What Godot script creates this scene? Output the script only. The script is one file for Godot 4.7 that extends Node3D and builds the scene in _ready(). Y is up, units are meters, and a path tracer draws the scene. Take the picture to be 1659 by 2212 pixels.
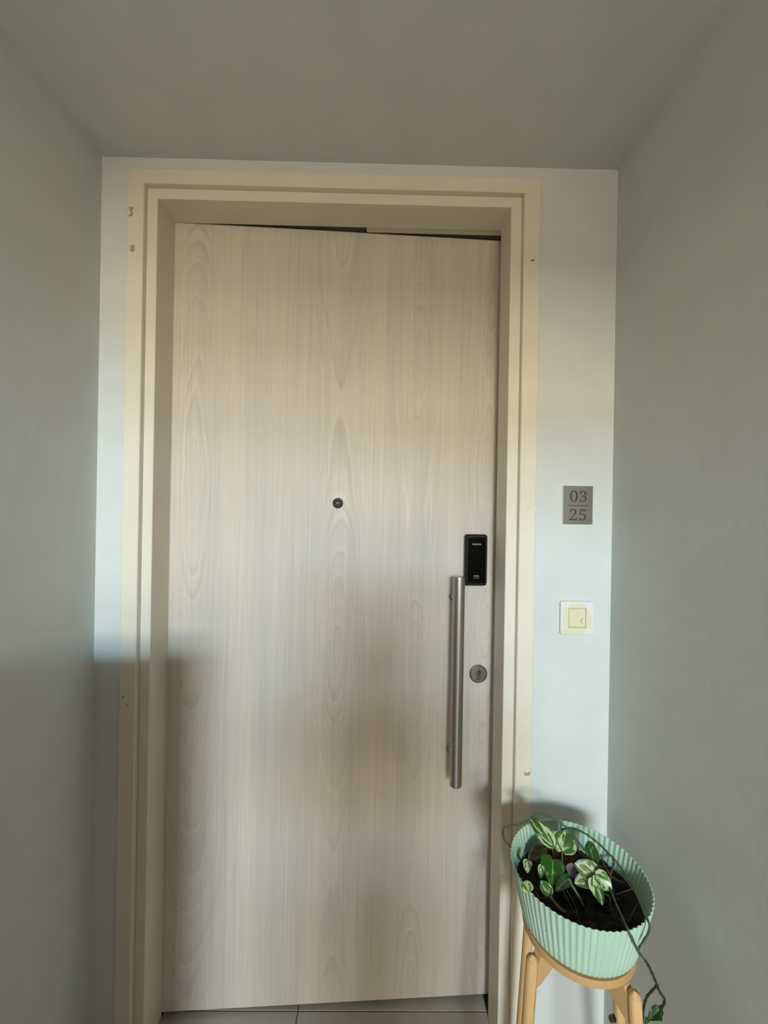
extends Node3D
# An apartment entrance seen from outside: pale timber-look door left slightly ajar in a cream stepped frame,
# a stainless unit number, a yellowed bell push and a pothos in a ribbed mint pot on a bamboo stand.

const F := 890.0                       # focal length in pixels of the 1659 x 2212 frame
const CAM := Vector3(0.0, 1.43, 1.063)
const XL := -0.725                     # faces of the recess
const XR := 0.604
const YC := 2.328
const Z_OPEN := 1.30                   # where the recess meets the room
const UNSEEN_BEAM_Y := 2.06                   # underside of an unseen beam, placed to darken the upper wall
const Z_FAR := 6.0                     # far wall of the room, behind the camera
const AJAR := 2.9

var cam_basis := Basis()
var rng := RandomNumberGenerator.new()

# ------------------------------------------------------------------ picture to place
func ray(px: float, py: float) -> Vector3:
	return cam_basis * Vector3((px - 829.5) / F, -(py - 1106.0) / F, -1.0)

func at_height(px: float, py: float, h: float) -> Vector3:
	var d := ray(px, py)
	return CAM + d * ((h - CAM.y) / d.y)

func at_depth(px: float, py: float, z: float) -> Vector3:
	var d := ray(px, py)
	return CAM + d * ((z - CAM.z) / d.z)

# ------------------------------------------------------------------ mesh helpers
func new_st() -> SurfaceTool:
	var st := SurfaceTool.new()
	st.begin(Mesh.PRIMITIVE_TRIANGLES)
	return st

func tri(st: SurfaceTool, a: Vector3, b: Vector3, c: Vector3, out: Vector3, ua := Vector2.ZERO, ub := Vector2.ZERO, uc := Vector2.ZERO) -> void:
	var n := (c - a).cross(b - a)
	if n.length_squared() < 1e-18:
		return
	if n.dot(out) < 0.0:
		var t := b
		b = c
		c = t
		var ut := ub
		ub = uc
		uc = ut
		n = -n
	n = n.normalized()
	st.set_normal(n); st.set_uv(ua); st.add_vertex(a)
	st.set_normal(n); st.set_uv(ub); st.add_vertex(b)
	st.set_normal(n); st.set_uv(uc); st.add_vertex(c)

func quad(st: SurfaceTool, a: Vector3, b: Vector3, c: Vector3, d: Vector3, out: Vector3, uvs := []) -> void:
	if uvs.size() == 4:
		tri(st, a, b, c, out, uvs[0], uvs[1], uvs[2])
		tri(st, a, c, d, out, uvs[0], uvs[2], uvs[3])
	else:
		tri(st, a, b, c, out)
		tri(st, a, c, d, out)

# box from lo to hi with chamfered edges; front and back faces carry planar texture coordinates
func add_box(st: SurfaceTool, lo: Vector3, hi: Vector3, bev := 0.0) -> void:
	var c := (lo + hi) * 0.5
	var h := (hi - lo) * 0.5
	var b: float = min(bev, min(h.x, min(h.y, h.z)) * 0.9)
	for ax in 3:
		var u := (ax + 1) % 3
		var v := (ax + 2) % 3
		for s in [-1.0, 1.0]:
			var p: Array[Vector3] = []
			for k in [[-1, -1], [1, -1], [1, 1], [-1, 1]]:
				var q := Vector3.ZERO
				q[ax] = s * h[ax]
				q[u] = k[0] * (h[u] - b)
				q[v] = k[1] * (h[v] - b)
				p.append(c + q)
			var out := Vector3.ZERO
			out[ax] = s
			var uvs := []
			for q in p:
				uvs.append(Vector2((q.x - lo.x) / (hi.x - lo.x), 1.0 - (q.y - lo.y) / (hi.y - lo.y)))
			quad(st, p[0], p[1], p[2], p[3], out, uvs)
	if b <= 0.0:
		return
	for ax in 3:
		var u := (ax + 1) % 3
		var v := (ax + 2) % 3
		for su in [-1.0, 1.0]:
			for sv in [-1.0, 1.0]:
				var p: Array[Vector3] = []
				for k in [[0, -1], [0, 1], [1, 1], [1, -1]]:
					var q := Vector3.ZERO
					q[ax] = k[1] * (h[ax] - b)
					q[u] = su * (h[u] if k[0] == 0 else h[u] - b)
					q[v] = sv * (h[v] - b if k[0] == 0 else h[v])
					p.append(c + q)
				var out := Vector3.ZERO
				out[u] = su
				out[v] = sv
				var uvs := []
				for q in p:
					uvs.append(Vector2((q.x - lo.x) / (hi.x - lo.x), 1.0 - (q.y - lo.y) / (hi.y - lo.y)))
				quad(st, p[0], p[1], p[2], p[3], out, uvs)
	for sx in [-1.0, 1.0]:
		for sy in [-1.0, 1.0]:
			for sz in [-1.0, 1.0]:
				var a := c + Vector3(sx * h.x, sy * (h.y - b), sz * (h.z - b))
				var d := c + Vector3(sx * (h.x - b), sy * h.y, sz * (h.z - b))
				var e := c + Vector3(sx * (h.x - b), sy * (h.y - b), sz * h.z)
				tri(st, a, d, e, Vector3(sx, sy, sz))

func rounded_rect(w: float, h: float, r: float, n := 5) -> PackedVector2Array:
	var out := PackedVector2Array()
	for q in 4:
		var cx: float = (w / 2 - r) * (1 if q == 0 or q == 3 else -1)
		var cy: float = (h / 2 - r) * (1 if q < 2 else -1)
		for i in n + 1:
			var a := PI / 2 * (q + float(i) / n)
			out.append(Vector2(cx + r * cos(a), cy + r * sin(a)))
	return out

func shrink(p: PackedVector2Array, w: float, h: float, by: float) -> PackedVector2Array:
	var out := PackedVector2Array()
	for q in p:
		out.append(Vector2(q.x * (w - 2 * by) / w, q.y * (h - 2 * by) / h))
	return out

# slab standing off a wall: outline in x,y, layers of [inset, z]; closed at the front, with an optional hole
func add_slab(st: SurfaceTool, w: float, h: float, r: float, layers: Array, hole := PackedVector2Array(), n := 5) -> void:
	var base := rounded_rect(w, h, r, n)
	var cnt := base.size()
	var rings: Array = []
	for l in layers:
		rings.append(shrink(base, w, h, l[0]))
	for k in layers.size() - 1:
		for i in cnt:
			var j := (i + 1) % cnt
			var a: Vector2 = rings[k][i]
			var b: Vector2 = rings[k][j]
			var c: Vector2 = rings[k + 1][j]
			var d: Vector2 = rings[k + 1][i]
			var z0: float = layers[k][1]
			var z1: float = layers[k + 1][1]
			var out := Vector3(a.x + b.x, a.y + b.y, 0).normalized() * 0.8 + Vector3(0, 0, signf(layers[k][0] * -1 + layers[k + 1][0]) * 0.6)
			quad(st, Vector3(a.x, a.y, z0), Vector3(b.x, b.y, z0), Vector3(c.x, c.y, z1), Vector3(d.x, d.y, z1), out,
				[uv_of(a, w, h), uv_of(b, w, h), uv_of(c, w, h), uv_of(d, w, h)])
	var last: PackedVector2Array = rings[rings.size() - 1]
	var zl: float = layers[layers.size() - 1][1]
	if hole.is_empty():
		for i in cnt:
			var j := (i + 1) % cnt
			tri(st, Vector3(0, 0, zl), Vector3(last[i].x, last[i].y, zl), Vector3(last[j].x, last[j].y, zl), Vector3(0, 0, 1),
				Vector2(0.5, 0.5), uv_of(last[i], w, h), uv_of(last[j], w, h))
	else:
		for i in cnt:
			var j := (i + 1) % cnt
			var a: Vector2 = last[i]
			var b: Vector2 = last[j]
			var c: Vector2 = hole[j]
			var d: Vector2 = hole[i]
			quad(st, Vector3(a.x, a.y, zl), Vector3(b.x, b.y, zl), Vector3(c.x, c.y, zl), Vector3(d.x, d.y, zl), Vector3(0, 0, 1),
				[uv_of(a, w, h), uv_of(b, w, h), uv_of(c, w, h), uv_of(d, w, h)])
			quad(st, Vector3(d.x, d.y, zl), Vector3(c.x, c.y, zl), Vector3(c.x, c.y, 0), Vector3(d.x, d.y, 0), Vector3(-d.x, -d.y, 0),
				[uv_of(d, w, h), uv_of(c, w, h), uv_of(c, w, h), uv_of(d, w, h)])

func uv_of(p: Vector2, w: float, h: float) -> Vector2:
	return Vector2(p.x / w + 0.5, 0.5 - p.y / h)

# surface of revolution round the z axis (or y when upright); profile of Vector2(radius, along)
func add_lathe(st: SurfaceTool, prof: Array, segs := 32, upright := false, wave := 0, depth := 0.0, at := Vector3.ZERO, smooth := true) -> void:
	var rows: Array = []
	var norms: Array = []
	for k in prof.size():
		var p: Vector2 = prof[k]
		var row := PackedVector3Array()
		var nr := PackedVector3Array()
		var pa: Vector2 = prof[max(k - 1, 0)]
		var pb: Vector2 = prof[min(k + 1, prof.size() - 1)]
		var t := (pb - pa)
		var dep := depth * clampf(k / 5.0, 0.0, 1.0)      # ribs fade out towards the foot
		var n2 := Vector2(t.y, -t.x).normalized()
		for i in segs + 1:
			var a := TAU * i / segs
			var rr := p.x
			if wave > 0 and p.x > 0.0:
				rr += dep * cos(a * wave)
			var v := Vector3(rr * cos(a), rr * sin(a), p.y)
			var dr := -dep * wave * sin(a * wave) if wave > 0 else 0.0
			var nn := Vector3(cos(a), sin(a), 0) * n2.x + Vector3(0, 0, n2.y)
			if wave > 0 and p.x > 0.0:
				nn -= Vector3(-sin(a), cos(a), 0) * (dr / p.x) * n2.x
			if upright:
				v = Vector3(v.x, v.z, -v.y)
				nn = Vector3(nn.x, nn.z, -nn.y)
			row.append(v + at)
			nr.append(nn.normalized())
		rows.append(row)
		norms.append(nr)
	for k in prof.size() - 1:
		for i in segs:
			var ids := [[k, i], [k, i + 1], [k + 1, i + 1], [k + 1, i]]
			var mid: Vector3 = norms[k][i] + norms[k + 1][i + 1]
			if smooth:
				for t in [[0, 1, 2], [0, 2, 3]]:
					var q: Array = [ids[t[0]], ids[t[1]], ids[t[2]]]
					var a: Vector3 = rows[q[0][0]][q[0][1]]
					var b: Vector3 = rows[q[1][0]][q[1][1]]
					var c: Vector3 = rows[q[2][0]][q[2][1]]
					var fn := (c - a).cross(b - a)
					if fn.length_squared() < 1e-20:
						continue
					if fn.dot(mid) < 0.0:
						q = [q[0], q[2], q[1]]
					for e in q:
						st.set_normal(norms[e[0]][e[1]])
						st.set_uv(Vector2(float(e[1]) / segs, float(e[0]) / prof.size()))
						st.add_vertex(rows[e[0]][e[1]])
			else:
				quad(st, rows[k][i], rows[k][i + 1], rows[k + 1][i + 1], rows[k + 1][i], mid)

# round bar along a path, radius may differ at each point
func add_tube(st: SurfaceTool, path: Array, radii: Array, segs := 8, caps := true) -> void:
	var n := path.size()
	var rows: Array = []
	var nrm: Array = []
	var side := Vector3.ZERO
	for k in n:
		var t: Vector3 = (path[min(k + 1, n - 1)] - path[max(k - 1, 0)]).normalized()
		if side == Vector3.ZERO:
			side = t.cross(Vector3.UP if absf(t.y) < 0.9 else Vector3.RIGHT).normalized()
		side = (side - t * side.dot(t)).normalized()
		var up := t.cross(side).normalized()
		var row := PackedVector3Array()
		var nr := PackedVector3Array()
		for i in segs + 1:
			var a := TAU * i / segs
			var d := side * cos(a) + up * sin(a)
			row.append(path[k] + d * radii[min(k, radii.size() - 1)])
			nr.append(d)
		rows.append(row)
		nrm.append(nr)
	for k in n - 1:
		for i in segs:
			for t in [[[k, i], [k, i + 1], [k + 1, i + 1]], [[k, i], [k + 1, i + 1], [k + 1, i]]]:
				var q: Array = t
				var a: Vector3 = rows[q[0][0]][q[0][1]]
				var b: Vector3 = rows[q[1][0]][q[1][1]]
				var c: Vector3 = rows[q[2][0]][q[2][1]]
				if (c - a).cross(b - a).dot(nrm[k][i]) < 0.0:
					q = [q[0], q[2], q[1]]
				for e in q:
					st.set_normal(nrm[e[0]][e[1]])
					st.set_uv(Vector2(float(e[1]) / segs, float(e[0]) / n))
					st.add_vertex(rows[e[0]][e[1]])
	if caps:
		for e in [[0, path[0] - path[1]], [n - 1, path[n - 1] - path[n - 2]]]:
			for i in segs:
				tri(st, path[e[0]], rows[e[0]][i], rows[e[0]][i + 1], e[1])

func smooth_path(pts: Array, per := 4) -> Array:
	var out: Array = []
	for i in pts.size() - 1:
		var p0: Vector3 = pts[max(i - 1, 0)]
		var p1: Vector3 = pts[i]
		var p2: Vector3 = pts[i + 1]
		var p3: Vector3 = pts[min(i + 2, pts.size() - 1)]
		for k in per:
			out.append(p1.cubic_interpolate(p2, p0, p3, float(k) / per))
	out.append(pts[pts.size() - 1])
	return out

func obj(called: String, st: SurfaceTool, m: Material, parent: Node = self) -> MeshInstance3D:
	var o := MeshInstance3D.new()
	o.name = called
	o.mesh = st.commit()
	o.material_override = m
	o.cast_shadow = GeometryInstance3D.SHADOW_CASTING_SETTING_ON
	parent.add_child(o, true)
	return o

func box(called: String, lo: Vector3, hi: Vector3, m: Material, parent: Node = self, bev := 0.0) -> MeshInstance3D:
	var st := new_st()
	add_box(st, lo, hi, bev)
	return obj(called, st, m, parent)

func thing(called: String, label: String, category: String, at := Vector3.ZERO) -> Node3D:
	var o := Node3D.new()
	o.name = called
	add_child(o, true)
	o.position = at
	o.set_meta("label", label)
	o.set_meta("category", category)
	return o

func struct(o: Node, label: String, category: String) -> void:
	o.set_meta("kind", "structure")
	o.set_meta("label", label)
	o.set_meta("category", category)

# ------------------------------------------------------------------ materials
func mat(c: Color, rough := 0.7, metal := 0.0) -> StandardMaterial3D:
	var m := StandardMaterial3D.new()
	m.albedo_color = c
	m.roughness = rough
	m.metallic = metal
	return m

func noise_tex(seed_: int, freq: float, lo: Color, hi: Color, size := 256, octaves := 4) -> NoiseTexture2D:
	var n := FastNoiseLite.new()
	n.seed = seed_
	n.frequency = freq
	n.noise_type = FastNoiseLite.TYPE_SIMPLEX_SMOOTH
	n.fractal_octaves = octaves
	var t := NoiseTexture2D.new()
	t.width = size
	t.height = size
	t.seamless = true
	t.noise = n
	var g := Gradient.new()
	g.set_color(0, lo)
	g.set_color(1, hi)
	t.color_ramp = g
	return t

func bump_tex(seed_: int, freq: float, size := 256) -> NoiseTexture2D:
	var n := FastNoiseLite.new()
	n.seed = seed_
	n.frequency = freq
	n.fractal_octaves = 3
	var t := NoiseTexture2D.new()
	t.width = size
	t.height = size
	t.seamless = true
	t.noise = n
	t.as_normal_map = true
	t.bump_strength = 2.0
	return t

func plaster(c: Color, seed_: int) -> StandardMaterial3D:
	var m := mat(Color.WHITE, 0.75)
	m.albedo_texture = noise_tex(seed_, 0.012, c.darkened(0.02), c.lightened(0.02))
	m.normal_enabled = true
	m.normal_texture = bump_tex(seed_ + 9, 0.06)
	m.normal_scale = 0.06
	m.uv1_triplanar = true
	m.uv1_world_triplanar = true
	m.uv1_scale = Vector3(2, 2, 2)
	return m

# pale laminate: nested cathedral figures in five veneer leaves and fine straight grain between them
func laminate() -> StandardMaterial3D:
	var w := 1024
	var h := 1792
	var wob := FastNoiseLite.new()
	wob.seed = 4
	wob.frequency = 1.0
	wob.fractal_octaves = 2
	var fine := FastNoiseLite.new()
	fine.seed = 11
	fine.frequency = 1.0
	fine.fractal_octaves = 3
	var img := Image.create(w, h, false, Image.FORMAT_RGB8)
	var figure := [[0.062, 1.50, 0.0, 0.11], [0.468, 1.02, 1.33, 0.10], [0.695, 0.98, 0.92, 0.075], [0.905, 1.10, 0.46, 0.05]]
	var broad_row := PackedFloat32Array()
	for y in h:
		var v := (1.0 - float(y) / h) * 2.238
		var dv: Array[float] = []
		for g in figure:
			if g[2] == 0.0:
				dv.append((v - g[1]) * g[3])
			else:
				dv.append(sin(PI * (v - g[1]) / g[2]) * g[3] * 0.8)
		for x in w:
			var u := float(x) / w * 0.957 - 0.012
			var wu := u + 0.010 * wob.get_noise_2d(u * 7.0, v * 2.2) + 0.0025 * wob.get_noise_2d(u * 40.0 + 9.0, v * 9.0)
			var best := 9.0
			var near := 9.0
			for i in 4:
				var du: float = wu - figure[i][0]
				var val: float = sqrt(du * du + dv[i] * dv[i])
				if val < best:
					best = val
					near = absf(du)
			var ph := best / 0.0135 + 0.5 * wob.get_noise_2d(best * 60.0, v * 1.5)
			var fr := ph - floorf(ph)
			var amp := (0.22 + 0.78 * exp(-near * near / 0.0034)) * clampf(0.5 + 1.3 * fine.get_noise_2d(floorf(ph) * 3.7, v * 1.1 + u * 2.0), 0.0, 1.0)
			var line := smoothstep(0.0, 0.06, fr) * (1.0 - smoothstep(0.07, 0.18, fr))
			var shade := smoothstep(0.55, 0.97, fr) * (1.0 - smoothstep(0.97, 1.0, fr))
			var hair := fine.get_noise_2d(u * 420.0, v * 1.6)
			var streak := fine.get_noise_2d(u * 170.0 + 12.0, v * 1.0)
			var band := fine.get_noise_2d(u * 45.0 + 40.0, v * 0.4)
			var broad := wob.get_noise_2d(u * 9.0 + 30.0, v * 0.5 + 5.0)
			var l := 1.0 + (0.05 * line - 0.055 * shade) * amp + 0.055 * hair + 0.034 * streak + 0.022 * band + 0.03 * broad
			var warm := 0.008 * broad
			img.set_pixel(x, y, Color((0.77 + warm) * l, 0.734 * l, (0.685 - warm) * l))
	img.generate_mipmaps()
	var m := mat(Color.WHITE, 0.5)
	m.albedo_texture = ImageTexture.create_from_image(img)
	m.metallic_specular = 0.4
	return m

func wood(c: Color, seed_: int) -> StandardMaterial3D:
	var n := FastNoiseLite.new()
	n.seed = seed_
	n.frequency = 1.0
	n.fractal_octaves = 3
	var img := Image.create(128, 256, false, Image.FORMAT_RGB8)
	for y in 256:
		for x in 128:
			var l := 1.0 + 0.10 * n.get_noise_2d(x * 0.35, y * 0.012) + 0.07 * n.get_noise_2d(x * 0.06 + 50.0, y * 0.02)
			if n.get_noise_2d(x * 0.05 + 7.0, y * 0.07 + 90.0) > 0.52:
				l *= 0.8
			img.set_pixel(x, y, Color(c.r * l, c.g * l, c.b * l))
	var m := mat(Color.WHITE, 0.5)
	m.albedo_texture = ImageTexture.create_from_image(img)
	return m

func leaf_material(seed_: int, cream: float, green: Color) -> StandardMaterial3D:
	var n := FastNoiseLite.new()
	n.seed = seed_
	n.frequency = 1.0
	n.fractal_octaves = 3
	var img := Image.create(96, 160, false, Image.FORMAT_RGB8)
	for y in 160:
		for x in 96:
			var s := absf(float(x) / 95.0 - 0.5) * 2.0
			var t := float(y) / 159.0
			# marbling runs out along the side veins
			var k := n.get_noise_2d(float(x) * 0.022 + 3.0, (t * 1.5 - s * 0.9)) + 0.22 * n.get_noise_2d(float(x) * 0.06, t * 7.0 - s * 4.0)
			k += (cream - 0.5) * 1.3
			var mix := smoothstep(-0.16, 0.22, k)
			var col := green.lerp(Color(0.74, 0.80, 0.62), mix)
			if mix > 0.2 and mix < 0.8:
				col = col.lerp(Color(0.55, 0.68, 0.45), 0.5)
			if s < 0.05:
				col = col.lerp(Color(0.72, 0.80, 0.58), 0.6)
			img.set_pixel(x, y, col)
	var m := mat(Color.WHITE, 0.38)
	m.albedo_texture = ImageTexture.create_from_image(img)
	m.cull_mode = BaseMaterial3D.CULL_DISABLED
	m.backlight_enabled = true
	m.backlight = Color(0.25, 0.3, 0.12)
	return m

# ================================================================== scene
func _ready() -> void:
	rng.seed = 20
	# ---- camera
	var cam := Camera3D.new()
	cam.name = "camera"
	cam.keep_aspect = Camera3D.KEEP_HEIGHT
	cam.fov = rad_to_deg(2.0 * atan(1106.0 / F))
	cam_basis = Basis(Vector3.UP, deg_to_rad(-0.63)) * Basis(Vector3.BACK, deg_to_rad(0.966))
	cam.transform = Transform3D(cam_basis, CAM)
	cam.near = 0.02
	add_child(cam)
	cam.current = true
	# ---- sky and exposure
	var sky_mat := ProceduralSkyMaterial.new()
	sky_mat.sky_top_color = Color(0.55, 0.70, 0.92)
	sky_mat.sky_horizon_color = Color(0.86, 0.91, 0.96)
	sky_mat.ground_horizon_color = Color(0.70, 0.70, 0.66)
	sky_mat.ground_bottom_color = Color(0.50, 0.48, 0.43)
	sky_mat.sky_energy_multiplier = 1.0
	sky_mat.ground_energy_multiplier = 0.8
	var sky := Sky.new()
	sky.sky_material = sky_mat
	var env := Environment.new()
	env.background_mode = Environment.BG_SKY
	env.sky = sky
	env.tonemap_mode = Environment.TONE_MAPPER_LINEAR
	env.tonemap_exposure = 1.0
	env.sdfgi_enabled = true
	env.ssao_enabled = true
	env.ssil_enabled = true
	var we := WorldEnvironment.new()
	we.name = "surroundings"
	we.environment = env
	add_child(we)
	# ---- unseen window light from behind the camera, and an added warm fill below it
	# warm lower and cool upper light, coloured to tint the wall by height
	unseen_light("unseen_window_light", Vector3(0.0, 2.185, Z_FAR - 0.03), Vector3(0, 0, 0), Vector2(1.1, 0.31), Color(1.0, 0.975, 0.885), 14.0)
	unseen_light("unseen_window_light_top", Vector3(0.0, 2.57, Z_FAR - 0.03), Vector3(0, 0, 0), Vector2(1.1, 0.34), Color(0.76, 0.90, 1.0), 23.5)
	unseen_light("added_warm_fill", Vector3(0.0, 1.37, Z_FAR - 0.22), Vector3(0, 0, 0), Vector2(3.2, 0.92), Color(1.0, 0.955, 0.85), 9.0)  # added fill, brightens the door and frame from the front

	build_shell()
	build_frame()
	build_door()
	build_room()
	build_unit_number()
	build_bell_push()
	build_stand()
	build_plant()
	build_photographer()

func unseen_light(called: String, at: Vector3, turn: Vector3, size: Vector2, c: Color, energy: float) -> void:
	var l := AreaLight3D.new()
	l.name = called
	l.position = at
	l.rotation_degrees = turn
	l.area_size = size
	l.area_normalize_energy = true
	l.area_range = 12.0
	l.light_color = c
	l.light_energy = energy
	l.shadow_enabled = true
	add_child(l)

# ------------------------------------------------------------------ recess
func build_shell() -> void:
	var white := plaster(Color(0.80, 0.812, 0.80), 2)
	var o := box("wall_left", Vector3(XL - 0.15, 0, 0), Vector3(XL, 2.85, Z_OPEN), white)
	struct(o, "plain white plastered wall along the left of the door recess", "wall")
	o = box("wall_right", Vector3(XR, 0, 0), Vector3(XR + 0.15, 2.85, Z_OPEN), white)
	struct(o, "plain white plastered wall along the right of the door recess", "wall")
	o = box("ceiling", Vector3(XL, YC, 0), Vector3(XR, YC + 0.2, Z_OPEN), white)
	struct(o, "plain white low ceiling over the door recess", "ceiling")
	var st := new_st()
	add_box(st, Vector3(XL - 0.15, 0, -0.25), Vector3(-0.652, 2.85, 0))
	add_box(st, Vector3(0.398, 0, -0.25), Vector3(XR + 0.15, 2.85, 0))
	add_box(st, Vector3(-0.652, 2.292, -0.25), Vector3(0.398, 2.85, 0))
	o = obj("wall_back", st, white)
	struct(o, "white plastered wall around the door frame", "wall")
	# closed hallway beyond the door
	st = new_st()
	add_box(st, Vector3(XL - 0.15, 0, -1.6), Vector3(XL - 0.05, 2.6, -0.25))
	add_box(st, Vector3(XR + 0.05, 0, -1.6), Vector3(XR + 0.15, 2.6, -0.25))
	add_box(st, Vector3(XL - 0.15, 0, -1.7), Vector3(XR + 0.15, 2.6, -1.6))
	add_box(st, Vector3(XL - 0.15, 2.5, -1.6), Vector3(XR + 0.15, 2.6, -0.25))
	o = obj("wall_hallway", st, white)
	struct(o, "hallway walls beyond the slightly open door", "wall")
	build_floor()

func build_floor() -> void:
	var grout := mat(Color(0.30, 0.28, 0.25), 0.9)
	var floor_node := box("floor", Vector3(-2.4, -0.12, -1.7), Vector3(2.4, -0.004, Z_FAR + 0.2), grout)
	struct(floor_node, "pale grey floor tiles with thin dark joints", "floor")
	var tones: Array[StandardMaterial3D] = []
	for k in 3:
		var m := mat(Color.WHITE, 0.35)
		var c := Color(0.645, 0.62, 0.57).lightened(0.02 * k)
		m.albedo_texture = noise_tex(30 + k, 0.03, c.darkened(0.04), c.lightened(0.03), 128)
		m.uv1_triplanar = true
		m.uv1_world_triplanar = true
		m.uv1_scale = Vector3(3, 3, 3)
		tones.append(m)
	var brown := mat(Color(0.46, 0.37, 0.28), 0.5)  # floor of the unseen room, brown to keep bounce light low
	# joints run at x = -0.209 and z = -0.117, every 0.6 m; pieces are cut where the walls stand
	var areas := [[-0.589, -0.25, 0.332, 0.0], [XL, 0.0, XR, Z_OPEN], [-2.2, Z_OPEN, 2.2, Z_FAR], [XL - 0.05, -1.6, XR + 0.05, -0.25]]
	for i in range(-5, 6):
		for j in range(-4, 11):
			var x0 := -0.209 + 0.6 * i
			var z0 := -0.117 + 0.6 * j
			for a in areas:
				var lx: float = max(x0 + 0.0012, a[0])
				var hx: float = min(x0 + 0.5988, a[2])
				var lz: float = max(z0 + 0.0012, a[1])
				var hz: float = min(z0 + 0.5988, a[3])
				if hx - lx > 0.01 and hz - lz > 0.01:
					box("tile", Vector3(lx, -0.012, lz), Vector3(hx, 0, hz), brown if a[1] >= Z_OPEN else tones[posmod(i * 2 + j, 3)], floor_node, 0.0008)

# ------------------------------------------------------------------ door frame
func build_frame() -> void:
	var cream := mat(Color.WHITE, 0.5)
	var c := Color(0.86, 0.828, 0.765)
	cream.albedo_texture = noise_tex(51, 0.01, c.darkened(0.025), c.lightened(0.02))
	cream.normal_enabled = true
	cream.normal_texture = bump_tex(52, 0.04)
	cream.normal_scale = 0.08
	cream.uv1_triplanar = true
	cream.uv1_world_triplanar = true
	cream.uv1_scale = Vector3(2.5, 2.5, 2.5)
	var t := Node3D.new()
	t.name = "trim_1"
	add_child(t)
	struct(t, "cream painted stepped timber frame around the pale door", "door frame")
	var zf := 0.004
	var zs := -0.0125
	var zd := -0.102
	# outer band, then the inner step with its reveal down to the door stop
	var st := new_st()
	add_band(st, -0.658, 0.404, 2.298, -0.6155, 0.361, 2.2605, -0.2, zf, 0.0018)
	obj("architrave", st, cream, t)
	st = new_st()
	add_band(st, -0.6155, 0.361, 2.2605, -0.589, 0.332, 2.2335, zd, zs, 0.0014)
	obj("jamb", st, cream, t)
	var seal := mat(Color(0.80, 0.77, 0.69), 0.7)
	var s := box("seal_strip", Vector3(-0.05, 2.2345, -0.1255), Vector3(0.361, 2.2605, zd), seal, t, 0.001)
	s.set_meta("label", "pale strip in the frame above the door")
	# bare patches where tape has pulled the paint off, and scuffs
	var tan := mat(Color(0.70, 0.57, 0.42), 0.8)
	var grey := mat(Color(0.45, 0.40, 0.32), 0.8)
	var pale := mat(Color(0.845, 0.83, 0.785), 0.7)
	patch(t, "paint_chip", [[278, 447], [288, 447], [288, 453], [285, 456], [288, 461], [287, 466], [280, 468], [277, 465], [283, 461], [280, 455]], tan, zf)
	patch(t, "paint_chip", [[282, 530], [290, 528], [291, 541], [288, 544], [281, 543]], tan, zf)
	patch(t, "paint_chip", [[1132, 1665], [1135, 1669], [1142, 1669], [1145, 1665], [1145, 1675], [1133, 1676]], tan, zf)
	patch(t, "scuff", [[1145, 564], [1149, 561], [1155, 560], [1154, 563], [1149, 565]], grey, zf)
	patch(t, "scuff", [[273, 1522], [275, 1522], [276, 1525], [274, 1526]], grey, zf)
	patch(t, "scuff", [[264, 1504], [267, 1504], [267, 1507], [265, 1507]], grey, zf)
	patch(t, "filler_spot", [[1151, 1096], [1159, 1094], [1159, 1103], [1152, 1104]], pale, zf)

# band round a doorway: up one side, across the head and down the other, with eased edges
func add_band(st: SurfaceTool, xl: float, xr: float, yt: float, xli: float, xri: float, yti: float, z0: float, z1: float, b: float) -> void:
	var rings: Array = []
	for e in [[0.0, 0.0, z0], [0.0, 0.0, z1 - b], [b, 0.0, z1], [0.0, b, z1], [0.0, 0.0, z1 - b], [0.0, 0.0, z0]]:
		var k := rings.size()
		if k < 3:
			rings.append([Vector3(xl + e[0], 0, e[2]), Vector3(xl + e[0], yt - e[0], e[2]), Vector3(xr - e[0], yt - e[0], e[2]), Vector3(xr - e[0], 0, e[2])])
		else:
			rings.append([Vector3(xli - e[1], 0, e[2]), Vector3(xli - e[1], yti + e[1], e[2]), Vector3(xri + e[1], yti + e[1], e[2]), Vector3(xri + e[1], 0, e[2])])
	var outs := [[Vector3.LEFT, Vector3.UP, Vector3.RIGHT], 0]
	for k in 5:
		for i in 3:
			var side: Vector3 = outs[0][i]
			var out: Vector3 = [side, side + Vector3.BACK, Vector3.BACK, Vector3.BACK - side, -side][k]
			quad(st, rings[k][i], rings[k][i + 1], rings[k + 1][i + 1], rings[k + 1][i], out)
	for i in 3:
		quad(st, rings[5][i], rings[5][i + 1], rings[0][i + 1], rings[0][i], Vector3.FORWARD)

func patch(parent: Node, called: String, px: Array, m: Material, z: float) -> void:
	var poly := PackedVector2Array()
	for p in px:
		var w := at_depth(p[0], p[1], z)
		poly.append(Vector2(w.x, w.y))
	var st := new_st()
	var ids := Geometry2D.triangulate_polygon(poly)
	var zt := z + 0.0005
	for k in range(0, ids.size(), 3):
		var v: Array[Vector3] = []
		for q in 3:
			var p := poly[ids[k + q]]
			v.append(Vector3(p.x, p.y, zt))
		tri(st, v[0], v[1], v[2], Vector3(0, 0, 1))
	for k in poly.size():
		var a := poly[k]
		var b := poly[(k + 1) % poly.size()]
		quad(st, Vector3(a.x, a.y, zt), Vector3(b.x, b.y, zt), Vector3(b.x, b.y, z - 0.0005), Vector3(a.x, a.y, z - 0.0005), Vector3(b.y - a.y, a.x - b.x, 0))
	obj(called, st, m, parent)

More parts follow.
